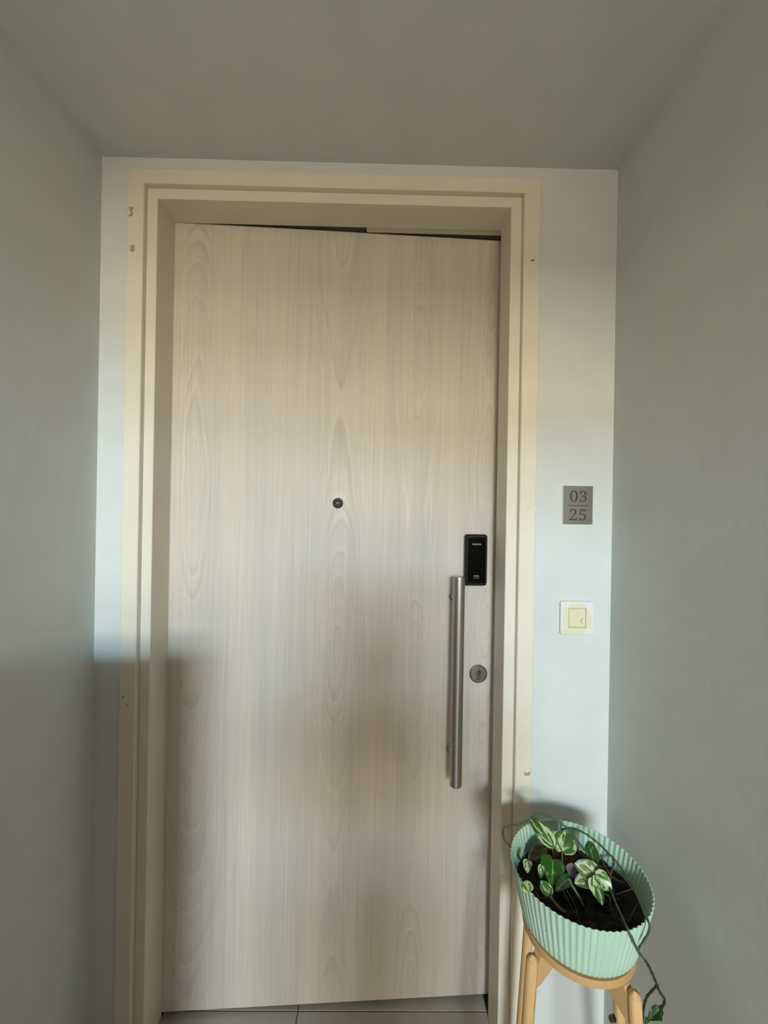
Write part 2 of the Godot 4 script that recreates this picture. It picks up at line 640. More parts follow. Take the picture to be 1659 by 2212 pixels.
# ------------------------------------------------------------------ door
func build_door() -> void:
	var d := Node3D.new()
	d.name = "door_1"
	add_child(d)
	struct(d, "pale grey-beige timber-look door standing slightly ajar", "door")
	d.position = Vector3(-0.585, 0, -0.1028)
	d.rotation_degrees.y = AJAR
	box("door_leaf", Vector3(-0.012, 0.012, -0.045), Vector3(0.945, 2.237, 0), laminate(), d, 0.001)

	var steel := mat(Color(0.72, 0.715, 0.70), 0.32, 1.0)
	var steel_dull := mat(Color(0.60, 0.58, 0.55), 0.34, 1.0)
	var black := mat(Color(0.03, 0.03, 0.032), 0.35)
	var glossy := mat(Color(0.008, 0.008, 0.009), 0.15)
	glossy.metallic_specular = 0.25
	var dark := mat(Color(0.10, 0.095, 0.085), 0.35, 0.6)

	# long pull handle on two standoffs
	var hd := Node3D.new()
	hd.name = "pull_handle"
	d.add_child(hd)
	hd.set_meta("label", "brushed steel bar handle")
	hd.position = Vector3(0.8075, 0, 0)
	var st := new_st()
	var y0 := 0.6725
	var y1 := 1.2545
	var r := 0.0168
	add_lathe(st, [Vector2(0, y0), Vector2(r - 0.002, y0), Vector2(r - 0.0006, y0 + 0.0006), Vector2(r, y0 + 0.002), Vector2(r, y0 + 0.01), Vector2(r, y1 - 0.01), Vector2(r, y1 - 0.002), Vector2(r - 0.0006, y1 - 0.0006), Vector2(r - 0.002, y1), Vector2(0, y1)], 40, true, 0, 0.0, Vector3(0, 0, 0.062))
	obj("bar", st, steel, hd)
	for y in [0.742, 1.188]:
		st = new_st()
		add_lathe(st, [Vector2(0.0, 0.0), Vector2(0.015, 0.0), Vector2(0.015, 0.004), Vector2(0.009, 0.005), Vector2(0.009, 0.052)], 20, false, 0, 0.0, Vector3(0, y, 0))
		obj("standoff", st, steel, hd)

	# door viewer
	var pv := Node3D.new()
	pv.name = "peephole"
	d.add_child(pv)
	pv.position = Vector3(0.4652, 1.4532, 0)
	st = new_st()
	add_lathe(st, [Vector2(0.0148, 0), Vector2(0.0148, 0.0025), Vector2(0.0138, 0.0036), Vector2(0.0105, 0.0042), Vector2(0.0078, 0.0036), Vector2(0.0058, 0.001), Vector2(0.0, 0.001)], 36)
	obj("ring", st, dark, pv)
	st = new_st()
	add_lathe(st, [Vector2(0.0060, 0.0011), Vector2(0.0056, 0.0030), Vector2(0.0045, 0.0047), Vector2(0.0027, 0.0059), Vector2(0.0, 0.0064)], 24)
	var lens := mat(Color(0.80, 0.81, 0.81), 0.16, 1.0)
	obj("lens", st, lens, pv)

	# electronic lock
	var lk := Node3D.new()
	lk.name = "electronic_lock"
	d.add_child(lk)
	lk.set_meta("label", "glossy black electronic lock")
	lk.position = Vector3(0.8685, 1.2945, 0)
	st = new_st()
	add_slab(st, 0.067, 0.150, 0.009, [[0, 0], [0, 0.012], [0.0012, 0.0145], [0.006, 0.0185], [0.007, 0.0185]], PackedVector2Array(), 6)
	var body := mat(Color(0.10, 0.10, 0.10), 0.3)
	obj("lock_body", st, body, lk)
	st = new_st()
	add_slab(st, 0.0525, 0.1345, 0.005, [[0, 0.0175], [0, 0.0192], [0.0008, 0.0198]], PackedVector2Array(), 5)
	var face := obj("glass_face", st, glossy, lk)
	var print_white := mat(Color(0.62, 0.62, 0.60), 0.5)
	var tm := text_mesh("SAMSUNG", "Droid Sans", 700, 0.0058, 0.0002)
	var tx := MeshInstance3D.new()
	tx.name = "lettering"
	tx.mesh = tm
	tx.material_override = print_white
	tx.position = Vector3(0.0, 0.0465, 0.0199)
	fit_width(tx, 0.0255)
	face.add_child(tx, true)
	st = new_st()
	add_box(st, Vector3(-0.0078, -0.0465, 0.0197), Vector3(0.0078, -0.0435, 0.0200))
	add_box(st, Vector3(-0.0078, -0.0525, 0.0197), Vector3(-0.0071, -0.0468, 0.0200))
	add_box(st, Vector3(0.0071, -0.0525, 0.0197), Vector3(0.0078, -0.0468, 0.0200))
	add_box(st, Vector3(-0.0071, -0.0532, 0.0197), Vector3(0.0071, -0.0526, 0.0200))
	add_box(st, Vector3(-0.0035, -0.0500, 0.0197), Vector3(0.0035, -0.0488, 0.0200))
	obj("card_symbol", st, mat(Color(0.42, 0.42, 0.41), 0.5), face)
	for y in [-0.0685, -0.0615]:
		box("ridge", Vector3(-0.019, y - 0.0004, 0.0195), Vector3(0.017, y + 0.0004, 0.0203), mat(Color(0.06, 0.06, 0.06), 0.25), lk)

	# keyhole with its round rose
	var cy := Node3D.new()
	cy.name = "cylinder_lock"
	d.add_child(cy)
	cy.position = Vector3(0.884, 0.9595, 0)
	st = new_st()
	add_lathe(st, [Vector2(0.0262, 0), Vector2(0.0262, 0.0055), Vector2(0.0255, 0.0068), Vector2(0.0228, 0.0085), Vector2(0.0, 0.0085)], 48, false, 0, 0.0, Vector3.ZERO, false)
	obj("rose", st, steel_dull, cy)
	st = new_st()
	add_lathe(st, [Vector2(0.0083, 0.008), Vector2(0.0083, 0.0098), Vector2(0.0078, 0.0103), Vector2(0.0, 0.0103)], 28, false, 0, 0.0, Vector3(0, 0.0065, 0), false)
	add_box(st, Vector3(-0.005, -0.017, 0.008), Vector3(0.005, 0.003, 0.0103), 0.0012)
	obj("keyway_plug", st, mat(Color(0.55, 0.53, 0.47), 0.3, 1.0), cy)
	st = new_st()
	add_box(st, Vector3(-0.0012, 0.002, 0.0102), Vector3(0.0012, 0.0115, 0.0105))
	add_lathe(st, [Vector2(0.0026, 0.0102), Vector2(0.0026, 0.0105), Vector2(0, 0.0105)], 14, false, 0, 0.0, Vector3(0.0, 0.0095, 0), false)
	obj("key_slot", st, black, cy)

func text_mesh(text: String, font_name: String, weight: int, height: float, depth: float) -> TextMesh:
	var f := SystemFont.new()
	f.font_names = PackedStringArray([font_name])
	f.font_weight = weight
	var t := TextMesh.new()
	t.text = text
	t.font = f
	t.font_size = 64
	t.pixel_size = height / 46.0
	t.depth = depth
	t.curve_step = 1.5
	return t

func fit_width(o: MeshInstance3D, width: float) -> void:
	var a := o.mesh.get_aabb()
	o.scale = Vector3(width / a.size.x, width / a.size.x, 1.0)

func fit_box(o: MeshInstance3D, width: float, height: float) -> void:
	var a := o.mesh.get_aabb()
	o.scale = Vector3(width / a.size.x, height / a.size.y, 1.0)

# ------------------------------------------------------------------ unseen room behind the camera, its tones chosen for the bounce light
func build_room() -> void:
	var cream := plaster(Color(0.66, 0.62, 0.55), 61)
	var o: MeshInstance3D
	var st := new_st()
	add_box(st, Vector3(-2.4, 0, Z_OPEN - 0.15), Vector3(XL - 0.15, 2.85, Z_OPEN))
	add_box(st, Vector3(XR + 0.15, 0, Z_OPEN - 0.15), Vector3(2.4, 2.85, Z_OPEN))
	add_box(st, Vector3(XL, YC + 0.2, Z_OPEN - 0.15), Vector3(XR, 2.85, Z_OPEN))
	o = obj("wall_entrance", st, cream)
	struct(o, "cream wall of the room around the mouth of the recess", "wall")
	o = box("wall_west", Vector3(-2.4, 0, Z_OPEN), Vector3(-2.2, 2.85, Z_FAR), cream)
	struct(o, "cream side wall of the room, on the side of the unseen cabinet", "wall")
	o = box("wall_east", Vector3(2.2, 0, Z_OPEN), Vector3(2.4, 2.85, Z_FAR + 0.2), cream)
	struct(o, "cream side wall of the room, on the plant's side", "wall")
	st = new_st()
	add_box(st, Vector3(-2.4, 2.85, -0.25), Vector3(2.4, 3.0, Z_FAR + 0.2))
	add_box(st, Vector3(-2.2, UNSEEN_BEAM_Y + 0.11, 2.9), Vector3(-0.2, 2.85, 3.1))
	add_box(st, Vector3(-0.2, UNSEEN_BEAM_Y, 2.9), Vector3(2.2, 2.85, 3.1))  # unseen beam, lower here to darken the upper right wall
	o = obj("ceiling_room", st, cream)
	struct(o, "cream ceiling of the unseen room with a deep beam placed to darken the upper wall", "ceiling")
	st = new_st()
	add_box(st, Vector3(-2.4, 0, Z_FAR), Vector3(2.4, 0.85, Z_FAR + 0.2))
	add_box(st, Vector3(-2.4, 1.85, Z_FAR), Vector3(2.4, 2.0, Z_FAR + 0.2))
	add_box(st, Vector3(-2.4, 0.85, Z_FAR), Vector3(-1.65, 1.85, Z_FAR + 0.2))
	add_box(st, Vector3(1.65, 0.85, Z_FAR), Vector3(2.4, 1.85, Z_FAR + 0.2))
	add_box(st, Vector3(-2.4, 2.76, Z_FAR), Vector3(2.4, 2.85, Z_FAR + 0.2))
	add_box(st, Vector3(-2.4, 2.0, Z_FAR), Vector3(-0.80, 2.76, Z_FAR + 0.2))
	add_box(st, Vector3(0.80, 2.0, Z_FAR), Vector3(2.4, 2.76, Z_FAR + 0.2))
	o = obj("wall_window", st, cream)
	struct(o, "cream far wall of the room, out of view, with the window openings", "wall")
	var alu := mat(Color(0.80, 0.80, 0.78), 0.4)
	var glass := StandardMaterial3D.new()
	glass.transparency = BaseMaterial3D.TRANSPARENCY_ALPHA
	glass.albedo_color = Color(0.95, 0.98, 1.0, 0.04)
	glass.roughness = 0.02
	var w := Node3D.new()
	w.name = "window_1"  # unseen window, size and height chosen for the light on the door
	add_child(w)
	struct(w, "unseen wide high window, placed to light the door and the wall around it", "window")
	var zw := Z_FAR + 0.08
	box("window_frame", Vector3(-0.80, 2.73, zw), Vector3(0.80, 2.76, zw + 0.06), alu, w)
	box("window_frame", Vector3(-0.80, 2.0, zw), Vector3(0.80, 2.03, zw + 0.06), alu, w)
	box("transom", Vector3(-0.77, 2.345, zw), Vector3(0.77, 2.370, zw + 0.06), alu, w)
	for x in [-0.80, -0.015, 0.77]:
		box("window_post", Vector3(x, 2.03, zw), Vector3(x + 0.03, 2.73, zw + 0.06), alu, w)
	for x in [-0.77, 0.015]:
		box("pane", Vector3(x, 2.03, zw + 0.027), Vector3(x + 0.755, 2.73, zw + 0.033), glass, w)
	w = Node3D.new()
	w.name = "window_2"  # added window, goes with the warm fill light
	add_child(w)
	struct(w, "broad window added behind beige cloth for the warm fill light", "window")
	box("window_frame", Vector3(-1.65, 0.85, zw), Vector3(1.65, 0.89, zw + 0.06), alu, w)
	box("window_frame", Vector3(-1.65, 1.81, zw), Vector3(1.65, 1.85, zw + 0.06), alu, w)
	for x in [-1.65, -0.56, 0.52, 1.61]:
		box("window_post", Vector3(x, 0.89, zw), Vector3(x + 0.04, 1.81, zw + 0.06), alu, w)
	for x in [-1.61, -0.52, 0.56]:
		box("pane", Vector3(x, 0.89, zw + 0.027), Vector3(x + 1.05, 1.81, zw + 0.033), glass, w)
	# cloth in soft folds on a rail, added to go with the warm fill
	var cur := thing("added_curtain", "long beige folds of cloth, added with the warm fill light", "added_curtain", Vector3(0, 0, Z_FAR - 0.10))
	st = new_st()
	var n := 150
	for i in n:
		var x0 := -1.78 + 3.56 * i / n
		var x1 := -1.78 + 3.56 * (i + 1) / n
		var z0 := 0.030 * sin(x0 * 34.0) + 0.01 * sin(x0 * 71.0)
		var z1 := 0.030 * sin(x1 * 34.0) + 0.01 * sin(x1 * 71.0)
		quad(st, Vector3(x0, 0.04, z0), Vector3(x1, 0.04, z1), Vector3(x1, 1.90, z1 * 0.7), Vector3(x0, 1.90, z0 * 0.7), Vector3(0, 0, -1))
	var cloth := mat(Color(0.80, 0.70, 0.54), 0.9)
	cloth.cull_mode = BaseMaterial3D.CULL_DISABLED
	obj("added_curtain_cloth", st, cloth, cur)
	st = new_st()
	add_tube(st, [Vector3(-1.85, 1.915, 0), Vector3(1.85, 1.915, 0)], [0.012], 12)
	obj("added_curtain_rail", st, alu, cur)
	for x in [-1.7, 1.7]:
		box("rail_bracket", Vector3(x - 0.01, 1.91, 0.0), Vector3(x + 0.01, 1.93, 0.10), alu, cur)

	# unseen cabinet by the left wall, placed to shade door and frame
	var cab := thing("unseen_cabinet", "slim waist-high cabinet out of view, placed to shade the door frame", "cabinet", Vector3(XL + 0.002, 0, 0.66))
	var wm := mat(Color(0.70, 0.62, 0.50), 0.5)
	box("body", Vector3(0.0, 0.04, 0.0), Vector3(0.288, 1.193, 0.56), wm, cab, 0.002)
	box("top", Vector3(0.0, 1.193, 0.0), Vector3(0.308, 1.218, 0.565), wm, cab, 0.003)
	box("plinth", Vector3(0.0, 0.0, 0.01), Vector3(0.268, 0.04, 0.55), mat(Color(0.2, 0.18, 0.16), 0.7), cab)
	for z in [0.004, 0.282]:
		var dr := box("cabinet_door", Vector3(0.289, 0.05, z), Vector3(0.306, 1.186, z + 0.274), wm, cab, 0.002)
		var ks := new_st()
		var zk: float = z + (0.25 if z < 0.1 else 0.024)
		add_tube(ks, [Vector3(0.306, 0.7, zk), Vector3(0.312, 0.7, zk), Vector3(0.314, 0.7, zk), Vector3(0.325, 0.7, zk), Vector3(0.327, 0.7, zk)], [0.004, 0.004, 0.009, 0.009, 0.007], 14)
		obj("knob", ks, mat(Color(0.6, 0.58, 0.55), 0.3, 1.0), dr)

# ------------------------------------------------------------------ unit number
func build_unit_number() -> void:
	var p := thing("unit_number_plate", "brushed steel number plate reading 03 over 25 on the white wall", "sign", Vector3(0.5105, 1.4565, 0))
	var m := mat(Color(0.52, 0.505, 0.465), 0.38, 1.0)
	var st := new_st()
	add_slab(st, 0.0745, 0.0975, 0.0006, [[0, 0.0078], [0, 0.0098], [0.0004, 0.0102]], PackedVector2Array(), 2)
	obj("plate", st, m, p)
	st = new_st()
	add_slab(st, 0.0750, 0.0978, 0.0006, [[0, 0], [0, 0.0078]], PackedVector2Array(), 2)
	obj("bright_edge_backing", st, mat(Color(0.93, 0.93, 0.91), 0.3), p)  # white colour imitates the bright reflection along the plate edge
	var ink := mat(Color(0.17, 0.16, 0.135), 0.6)
	var y := 0.0215
	for s in ["03", "25"]:
		var o := MeshInstance3D.new()
		o.name = "engraved_digits"
		o.mesh = text_mesh(s, "Droid Serif", 400, 0.028, 0.0003)
		o.material_override = ink
		o.position = Vector3(0.0, y, 0.0103)
		fit_box(o, 0.0425, 0.0285)
		p.add_child(o, true)
		y -= 0.0475
	box("dividing_line", Vector3(-0.0275, -0.0025, 0.0100), Vector3(0.0265, -0.0008, 0.0104), ink, p)

# ------------------------------------------------------------------ bell push
func build_bell_push() -> void:
	var p := thing("bell_push", "square white bell push yellowed by old tape on the white wall", "doorbell", Vector3(0.5135, 1.1655, 0))
	var n := FastNoiseLite.new()
	n.seed = 5
	n.frequency = 1.0
	n.fractal_octaves = 3
	var img := Image.create(160, 160, false, Image.FORMAT_RGB8)
	for yy in 160:
		for xx in 160:
			var u := xx / 159.0
			var v := yy / 159.0
			# outline of the yellowed patch, ragged as in the photograph
			var du := (u - 0.52) / 0.465
			var dv := (v - 0.53) / 0.485
			var e := pow(pow(absf(du), 3.5) + pow(absf(dv), 3.5), 1.0 / 3.5)
			e += 0.20 * n.get_noise_2d(u * 5.0, v * 5.0) + 0.06 * n.get_noise_2d(u * 22.0, v * 22.0)
			if u > 0.72 and v < 0.40:
				e += (u - 0.72) * 1.6
			if u > 0.74 and v > 0.82:
				e += 0.35
			if u < 0.25 and v > 0.86:
				e -= 0.25
			var k := 1.0 - smoothstep(0.86, 1.0, e)
			var c := Color(0.85, 0.848, 0.82).lerp(Color(0.845, 0.815, 0.69), k * (0.85 + 0.25 * n.get_noise_2d(u * 9.0 + 4.0, v * 9.0)))
			img.set_pixel(xx, yy, c)
	var plate_m := mat(Color.WHITE, 0.4)
	plate_m.albedo_texture = ImageTexture.create_from_image(img)
	var st := new_st()
	var hole := PackedVector2Array()
	for q in rounded_rect(0.0448, 0.0502, 0.0012, 5):
		hole.append(q)
	add_slab(st, 0.0865, 0.0855, 0.006, [[0, 0], [0, 0.0065], [0.0006, 0.0078], [0.002, 0.0085]], hole, 5)
	obj("cover_plate", st, plate_m, p)
	st = new_st()
	add_slab(st, 0.0432, 0.0486, 0.001, [[0, 0.0], [0, 0.0078], [0.0006, 0.0084]], PackedVector2Array(), 5)
	var bm := mat(Color.WHITE, 0.4)
	bm.albedo_texture = noise_tex(71, 0.02, Color(0.83, 0.80, 0.67), Color(0.86, 0.83, 0.70), 64)
	var b := obj("push_button", st, bm, p)
	st = new_st()
	add_box(st, Vector3(-0.03, -0.03, 0.0), Vector3(0.03, 0.03, 0.003))
	obj("back_box", st, mat(Color(0.35, 0.33, 0.26), 0.8), p)
	# two short cracks in the button
	var crack := mat(Color(0.42, 0.40, 0.28), 0.9)
	for s in [[Vector2(0.0085, -0.0055), Vector2(0.0165, -0.001)], [Vector2(0.0095, -0.006), Vector2(0.0135, -0.016)]]:
		st = new_st()
		var pa: Vector2 = s[0]
		var pb: Vector2 = s[1]
		var sd := (pb - pa).orthogonal().normalized() * 0.0004
		quad(st, Vector3(pa.x + sd.x * 1.8, pa.y + sd.y * 1.8, 0.0086), Vector3(pb.x + sd.x, pb.y + sd.y, 0.0086), Vector3(pb.x - sd.x, pb.y - sd.y, 0.0086), Vector3(pa.x - sd.x * 1.8, pa.y - sd.y * 1.8, 0.0086), Vector3(0, 0, 1))
		obj("crack", st, crack, b)

# ------------------------------------------------------------------ plant stand
const PC := Vector3(0.414, 0, 0.232)

func build_stand() -> void:
	var s := thing("plant_stand", "four-legged bamboo plant stand under the mint green pot", "plant stand", PC)
	var bamboo := wood(Color(0.81, 0.655, 0.455), 81)
	var bamboo2 := wood(Color(0.74, 0.58, 0.39), 82)
	var base_ang := atan2(0.050, -0.109)
	for k in 4:
		var a := base_ang - k * PI / 2
		var dir := Vector3(cos(a), 0, sin(a))
		var top := dir * 0.1195 + Vector3(0, 0.592, 0)
		var foot := dir * 0.163
		var ax := (foot - top).normalized()
		var path := []
		var rad := []
		for q in [[0.0, 0.0015], [0.0008, 0.0045], [0.0030, 0.0080], [0.0065, 0.0102], [0.0110, 0.0112], [0.02, 0.0114]]:
			path.append(top + ax * q[0])
			rad.append(q[1])
		path.append(foot - ax * 0.001)
		rad.append(0.0114)
		var st := new_st()
		add_tube(st, path, rad, 20)
		obj("leg", st, bamboo, s)
		# flat bracket from ring to leg, cut away underneath
		st = new_st()
		var side := Vector3(-dir.z, 0, dir.x) * 0.0085
		var prof := [Vector2(0.062, 0.5895), Vector2(0.106, 0.5895), Vector2(0.112, 0.580), Vector2(0.1155, 0.535), Vector2(0.103, 0.538), Vector2(0.062, 0.562)]
		var mid := dir * 0.09 + Vector3(0, 0.56, 0)
		for i in prof.size():
			var p: Vector2 = prof[i]
			var q: Vector2 = prof[(i + 1) % prof.size()]
			var pa := dir * p.x + Vector3(0, p.y, 0)
			var pb := dir * q.x + Vector3(0, q.y, 0)
			quad(st, pa + side, pb + side, pb - side, pa - side, (pa + pb) * 0.5 - mid)
			if i > 0 and i < prof.size() - 1:
				var p0: Vector3 = dir * prof[0].x + Vector3(0, prof[0].y, 0)
				tri(st, p0 + side, pa + side, pb + side, side)
				tri(st, p0 - side, pa - side, pb - side, -side)
		obj("bracket", st, bamboo, s)
	# ring that carries the pot, in two bent halves with a visible joint
	for h in 2:
		var st := new_st()
		var a0 := base_ang + 0.30 + h * PI + 0.012
		var n := 28
		var a1 := a0 + PI - 0.024
		var ro := 0.1045
		var ri := 0.078
		var y0 := 0.5895
		var y1 := 0.6015
		for i in n:
			var p := a0 + (a1 - a0) * i / n
			var q := a0 + (a1 - a0) * (i + 1) / n
			var dp := Vector3(cos(p), 0, sin(p))
			var dq := Vector3(cos(q), 0, sin(q))
			var e := Vector3.UP
			var bv := 0.002
			quad(st, dp * ro + e * y0, dq * ro + e * y0, dq * ro + e * (y1 - bv), dp * ro + e * (y1 - bv), dp)
			quad(st, dp * ro + e * (y1 - bv), dq * ro + e * (y1 - bv), dq * (ro - bv) + e * y1, dp * (ro - bv) + e * y1, dp + e)
			quad(st, dp * (ro - bv) + e * y1, dq * (ro - bv) + e * y1, dq * ri + e * y1, dp * ri + e * y1, e)
			quad(st, dp * ri + e * y0, dq * ri + e * y0, dq * ri + e * y1, dp * ri + e * y1, -dp)
			quad(st, dp * ri + e * y0, dq * ri + e * y0, dq * ro + e * y0, dp * ro + e * y0, -e)
			if i == 0:
				quad(st, dp * ri + e * y0, dp * ro + e * y0, dp * ro + e * y1, dp * ri + e * y1, dp - dq)
			if i == n - 1:
				quad(st, dq * ri + e * y0, dq * ro + e * y0, dq * ro + e * y1, dq * ri + e * y1, dq - dp)
		obj("ring_rail", st, bamboo2, s)

# ------------------------------------------------------------------ pot and pothos
func build_plant() -> void:
	var p := thing("potted_pothos", "trailing variegated pothos in a ribbed mint green pot", "potted plant", Vector3(PC.x, 0.602, PC.z))
	var o := p.position
	var mint := mat(Color(0.67, 0.785, 0.705), 0.45)
	var st := new_st()
	var yr := 0.1145
	add_lathe(st, [Vector2(0.0, 0.0), Vector2(0.090, 0.0)], 72, true)
	add_lathe(st, [Vector2(0.090, 0.0), Vector2(0.0975, 0.002), Vector2(0.1035, 0.0065), Vector2(0.1075, 0.013), Vector2(0.1115, 0.030), Vector2(0.1180, 0.058), Vector2(0.1246, 0.087), Vector2(0.1298, yr - 0.001), Vector2(0.1293, yr), Vector2(0.1281, yr), Vector2(0.1275, yr - 0.001), Vector2(0.1222, 0.087), Vector2(0.1156, 0.058)], 288, true, 72, 0.0012)
	obj("pot", st, mint, p)
	# soil with an uneven top
	var soil := mat(Color.WHITE, 0.95)
	soil.albedo_texture = noise_tex(91, 0.06, Color(0.035, 0.03, 0.022), Color(0.15, 0.12, 0.085), 128)
	soil.uv1_triplanar = true
	soil.uv1_world_triplanar = true
	soil.uv1_scale = Vector3(9, 9, 9)
	var hn := FastNoiseLite.new()
	hn.seed = 8
	hn.frequency = 45.0
	hn.fractal_octaves = 3
	st = new_st()
	var ys := 0.064
	var rings := 14
	for i in rings:
		for k in 48:
			var q: Array[Vector3] = []
			for e in [[i, k], [i, k + 1], [i + 1, k + 1], [i + 1, k]]:
				var r: float = 0.1175 * e[0] / rings
				var a: float = TAU * e[1] / 48
				var v := Vector3(r * cos(a), ys, r * sin(a))
				v.y += 0.012 * hn.get_noise_2d(v.x, v.z) + 0.004 * hn.get_noise_2d(v.x * 4.0, v.z * 4.0)
				q.append(v)
			quad(st, q[0], q[1], q[2], q[3], Vector3.UP)
	obj("soil", st, soil, p)
	# coarse crumbs and rust-brown husk chips
	var husk := mat(Color(0.30, 0.13, 0.05), 0.9)
	var crumb := mat(Color(0.14, 0.11, 0.08), 0.95)
	for k in 70:
		var in_husk := k < 26
		var c: Vector3
		if in_husk:
			c = at_height(1080 + rng.randf_range(490, 790) / 4.879, 1740 + rng.randf_range(440, 600) / 4.879, 0.602 + ys + 0.005) - o
		else:
			var a := rng.randf() * TAU
			var r := sqrt(rng.randf()) * 0.105
			c = Vector3(r * cos(a), ys + 0.005, r * sin(a))
		st = new_st()
		var sz := Vector3(rng.randf_range(0.003, 0.008), rng.randf_range(0.0015, 0.003), rng.randf_range(0.003, 0.007))
		if in_husk:
			sz *= 1.4
		add_box(st, -sz, sz, 0.0015)
		var m := obj("husk_chip" if in_husk else "soil_crumb", st, husk if in_husk else crumb, p)
		m.position = c
		m.rotation = Vector3(rng.randf_range(-0.6, 0.6), rng.randf() * TAU, rng.randf_range(-0.6, 0.6))

	var stem := mat(Color(0.25, 0.32, 0.16), 0.55)
	var stem_dark := mat(Color(0.12, 0.17, 0.10), 0.6)
	var stem_light := mat(Color(0.36, 0.44, 0.20), 0.55)
	var stem_brown := mat(Color(0.33, 0.27, 0.15), 0.7)
	# [points in the close-up, each with its height], radius, material
	var A := Vector2(1080, 1740)
	var ka := 4.879
	var vines := [
		["vine", [[215, 570, .682], [150, 470, .705], [90, 410, .725], [50, 370, .735], [30, 290, .742], [45, 235, .748], [110, 215, .752], [190, 205, .756], [250, 180, .760], [310, 145, .764], [380, 105, .768], [440, 92, .770], [500, 105, .770], [570, 145, .768], [640, 185, .764], [700, 230, .758], [760, 300, .752], [830, 390, .744], [900, 480, .736], [960, 570, .728], [1000, 640, .722], [1060, 720, .718], [1130, 830, .718], [1180, 930, .722], [1230, 1050, .728], [1290, 1180, .735], [1335, 1280, .738], [1390, 1390, .728], [1440, 1500, .700], [1490, 1580, .672], [1530, 1630, .655]], 0.0019, stem],
		["vine", [[640, 262, .700], [700, 240, .735], [770, 240, .745], [860, 275, .750], [930, 315, .750], [1000, 370, .748], [1070, 430, .746], [1140, 500, .744], [1210, 570, .742], [1270, 650, .740], [1340, 760, .740], [1390, 830, .740], [1430, 920, .740], [1480, 1030, .739], [1520, 1140, .738], [1560, 1215, .738], [1578, 1270, .734], [1560, 1350, .718], [1510, 1430, .700], [1460, 1520, .680], [1470, 1570, .668]], 0.0019, stem],
		["vine", [[1530, 1630, .655], [1560, 1680, .640], [1600, 1760, .615], [1630, 1830, .592], [1660, 1900, .572], [1670, 1935, .560], [1700, 1990, .540], [1735, 2040, .520], [1725, 2095, .505], [1690, 2140, .490], [1650, 2180, .478]], 0.0023, stem_dark],
		["vine", [[1655, 1895, .573], [1610, 1945, .560], [1560, 2000, .545], [1530, 2060, .530], [1515, 2130, .510], [1505, 2230, .480], [1500, 2330, .450]], 0.0021, stem_dark],
		["stem", [[660, 1940, .0], [0, 0, 0]], 0.0, stem],
		["stem", [[720, 765, .715], [770, 860, .706], [820, 940, .697], [880, 1060, .678]], 0.0022, stem_light],
		["stem", [[530, 960, .705], [590, 1040, .698], [640, 1095, .692], [685, 1125, .684]], 0.0028, stem_light],
		["stem", [[660, 880, .700], [700, 970, .692], [760, 1080, .685], [830, 1200, .676]], 0.0008, stem_brown],
		["stem", [[700, 890, .700], [750, 970, .693], [800, 1090, .684], [810, 1170, .678]], 0.0009, stem_brown],
		["stem", [[1065, 520, .705], [1090, 610, .702], [1140, 700, .697], [1190, 760, .692], [1330, 830, .684]], 0.0016, stem_brown],
		["stem", [[1180, 560, .705], [1205, 600, .703], [1175, 690, .700], [1165, 760, .694], [1190, 900, .690], [1200, 1010, .684]], 0.0018, stem_brown],
		["stem", [[1225, 945, .695], [1300, 910, .705], [1390, 880, .720]], 0.0011, stem_brown],
		["stem", [[1110, 930, .702], [1160, 980, .697], [1170, 1080, .690], [1210, 1160, .684], [1280, 1220, .680]], 0.0013, stem_brown],
		["stem", [[780, 460, .690], [860, 510, .700], [930, 560, .706], [1000, 610, .703], [1080, 650, .692]], 0.0013, stem_brown],
		["stem", [[425, 470, .712], [480, 540, .704], [530, 610, .696], [600, 690, .686], [670, 740, .682]], 0.0015, stem_light],
		["stem", [[600, 830, .690], [560, 850, .696], [500, 960, .694], [420, 970, .690], [370, 910, .692]], 0.0014, stem_brown],
		["stem", [[1350, 1240, .682], [1380, 1170, .690], [1450, 1040, .700]], 0.0010, stem_brown],
		["tendril", [[45, 235, .748], [40, 200, .756], [55, 165, .762], [82, 140, .766]], 0.0006, stem],
	]
	for v in vines:
		if v[2] == 0.0:
			continue
		var pts: Array = []
		for q in v[1]:
			pts.append(at_height(A.x + q[0] / ka, A.y + q[1] / ka, q[2] - 0.010) - o)
		var path := smooth_path(pts, 4)
		var rad: Array = []
		for k in path.size():
			rad.append(v[2] * (1.0 + 0.18 * sin(k * 1.7)) * (0.75 if k == path.size() - 1 else 1.0))
		st = new_st()
		add_tube(st, path, rad, 8)
		obj(v[0], st, v[3], p)

	var marbled := leaf_material(1, 0.42, Color(0.20, 0.36, 0.13))
	var marbled2 := leaf_material(7, 0.42, Color(0.25, 0.40, 0.17))
	var creamy := leaf_material(13, 0.58, Color(0.26, 0.44, 0.18))
	var green := leaf_material(19, 0.12, Color(0.14, 0.34, 0.06))
	var faded := leaf_material(23, 0.44, Color(0.38, 0.44, 0.26))
	var deep := leaf_material(29, 0.05, Color(0.11, 0.24, 0.09))
	var dry := mat(Color(0.50, 0.46, 0.44), 0.8)
	dry.cull_mode = BaseMaterial3D.CULL_DISABLED
	var dead := mat(Color(0.36, 0.36, 0.26), 0.8)
	dead.cull_mode = BaseMaterial3D.CULL_DISABLED
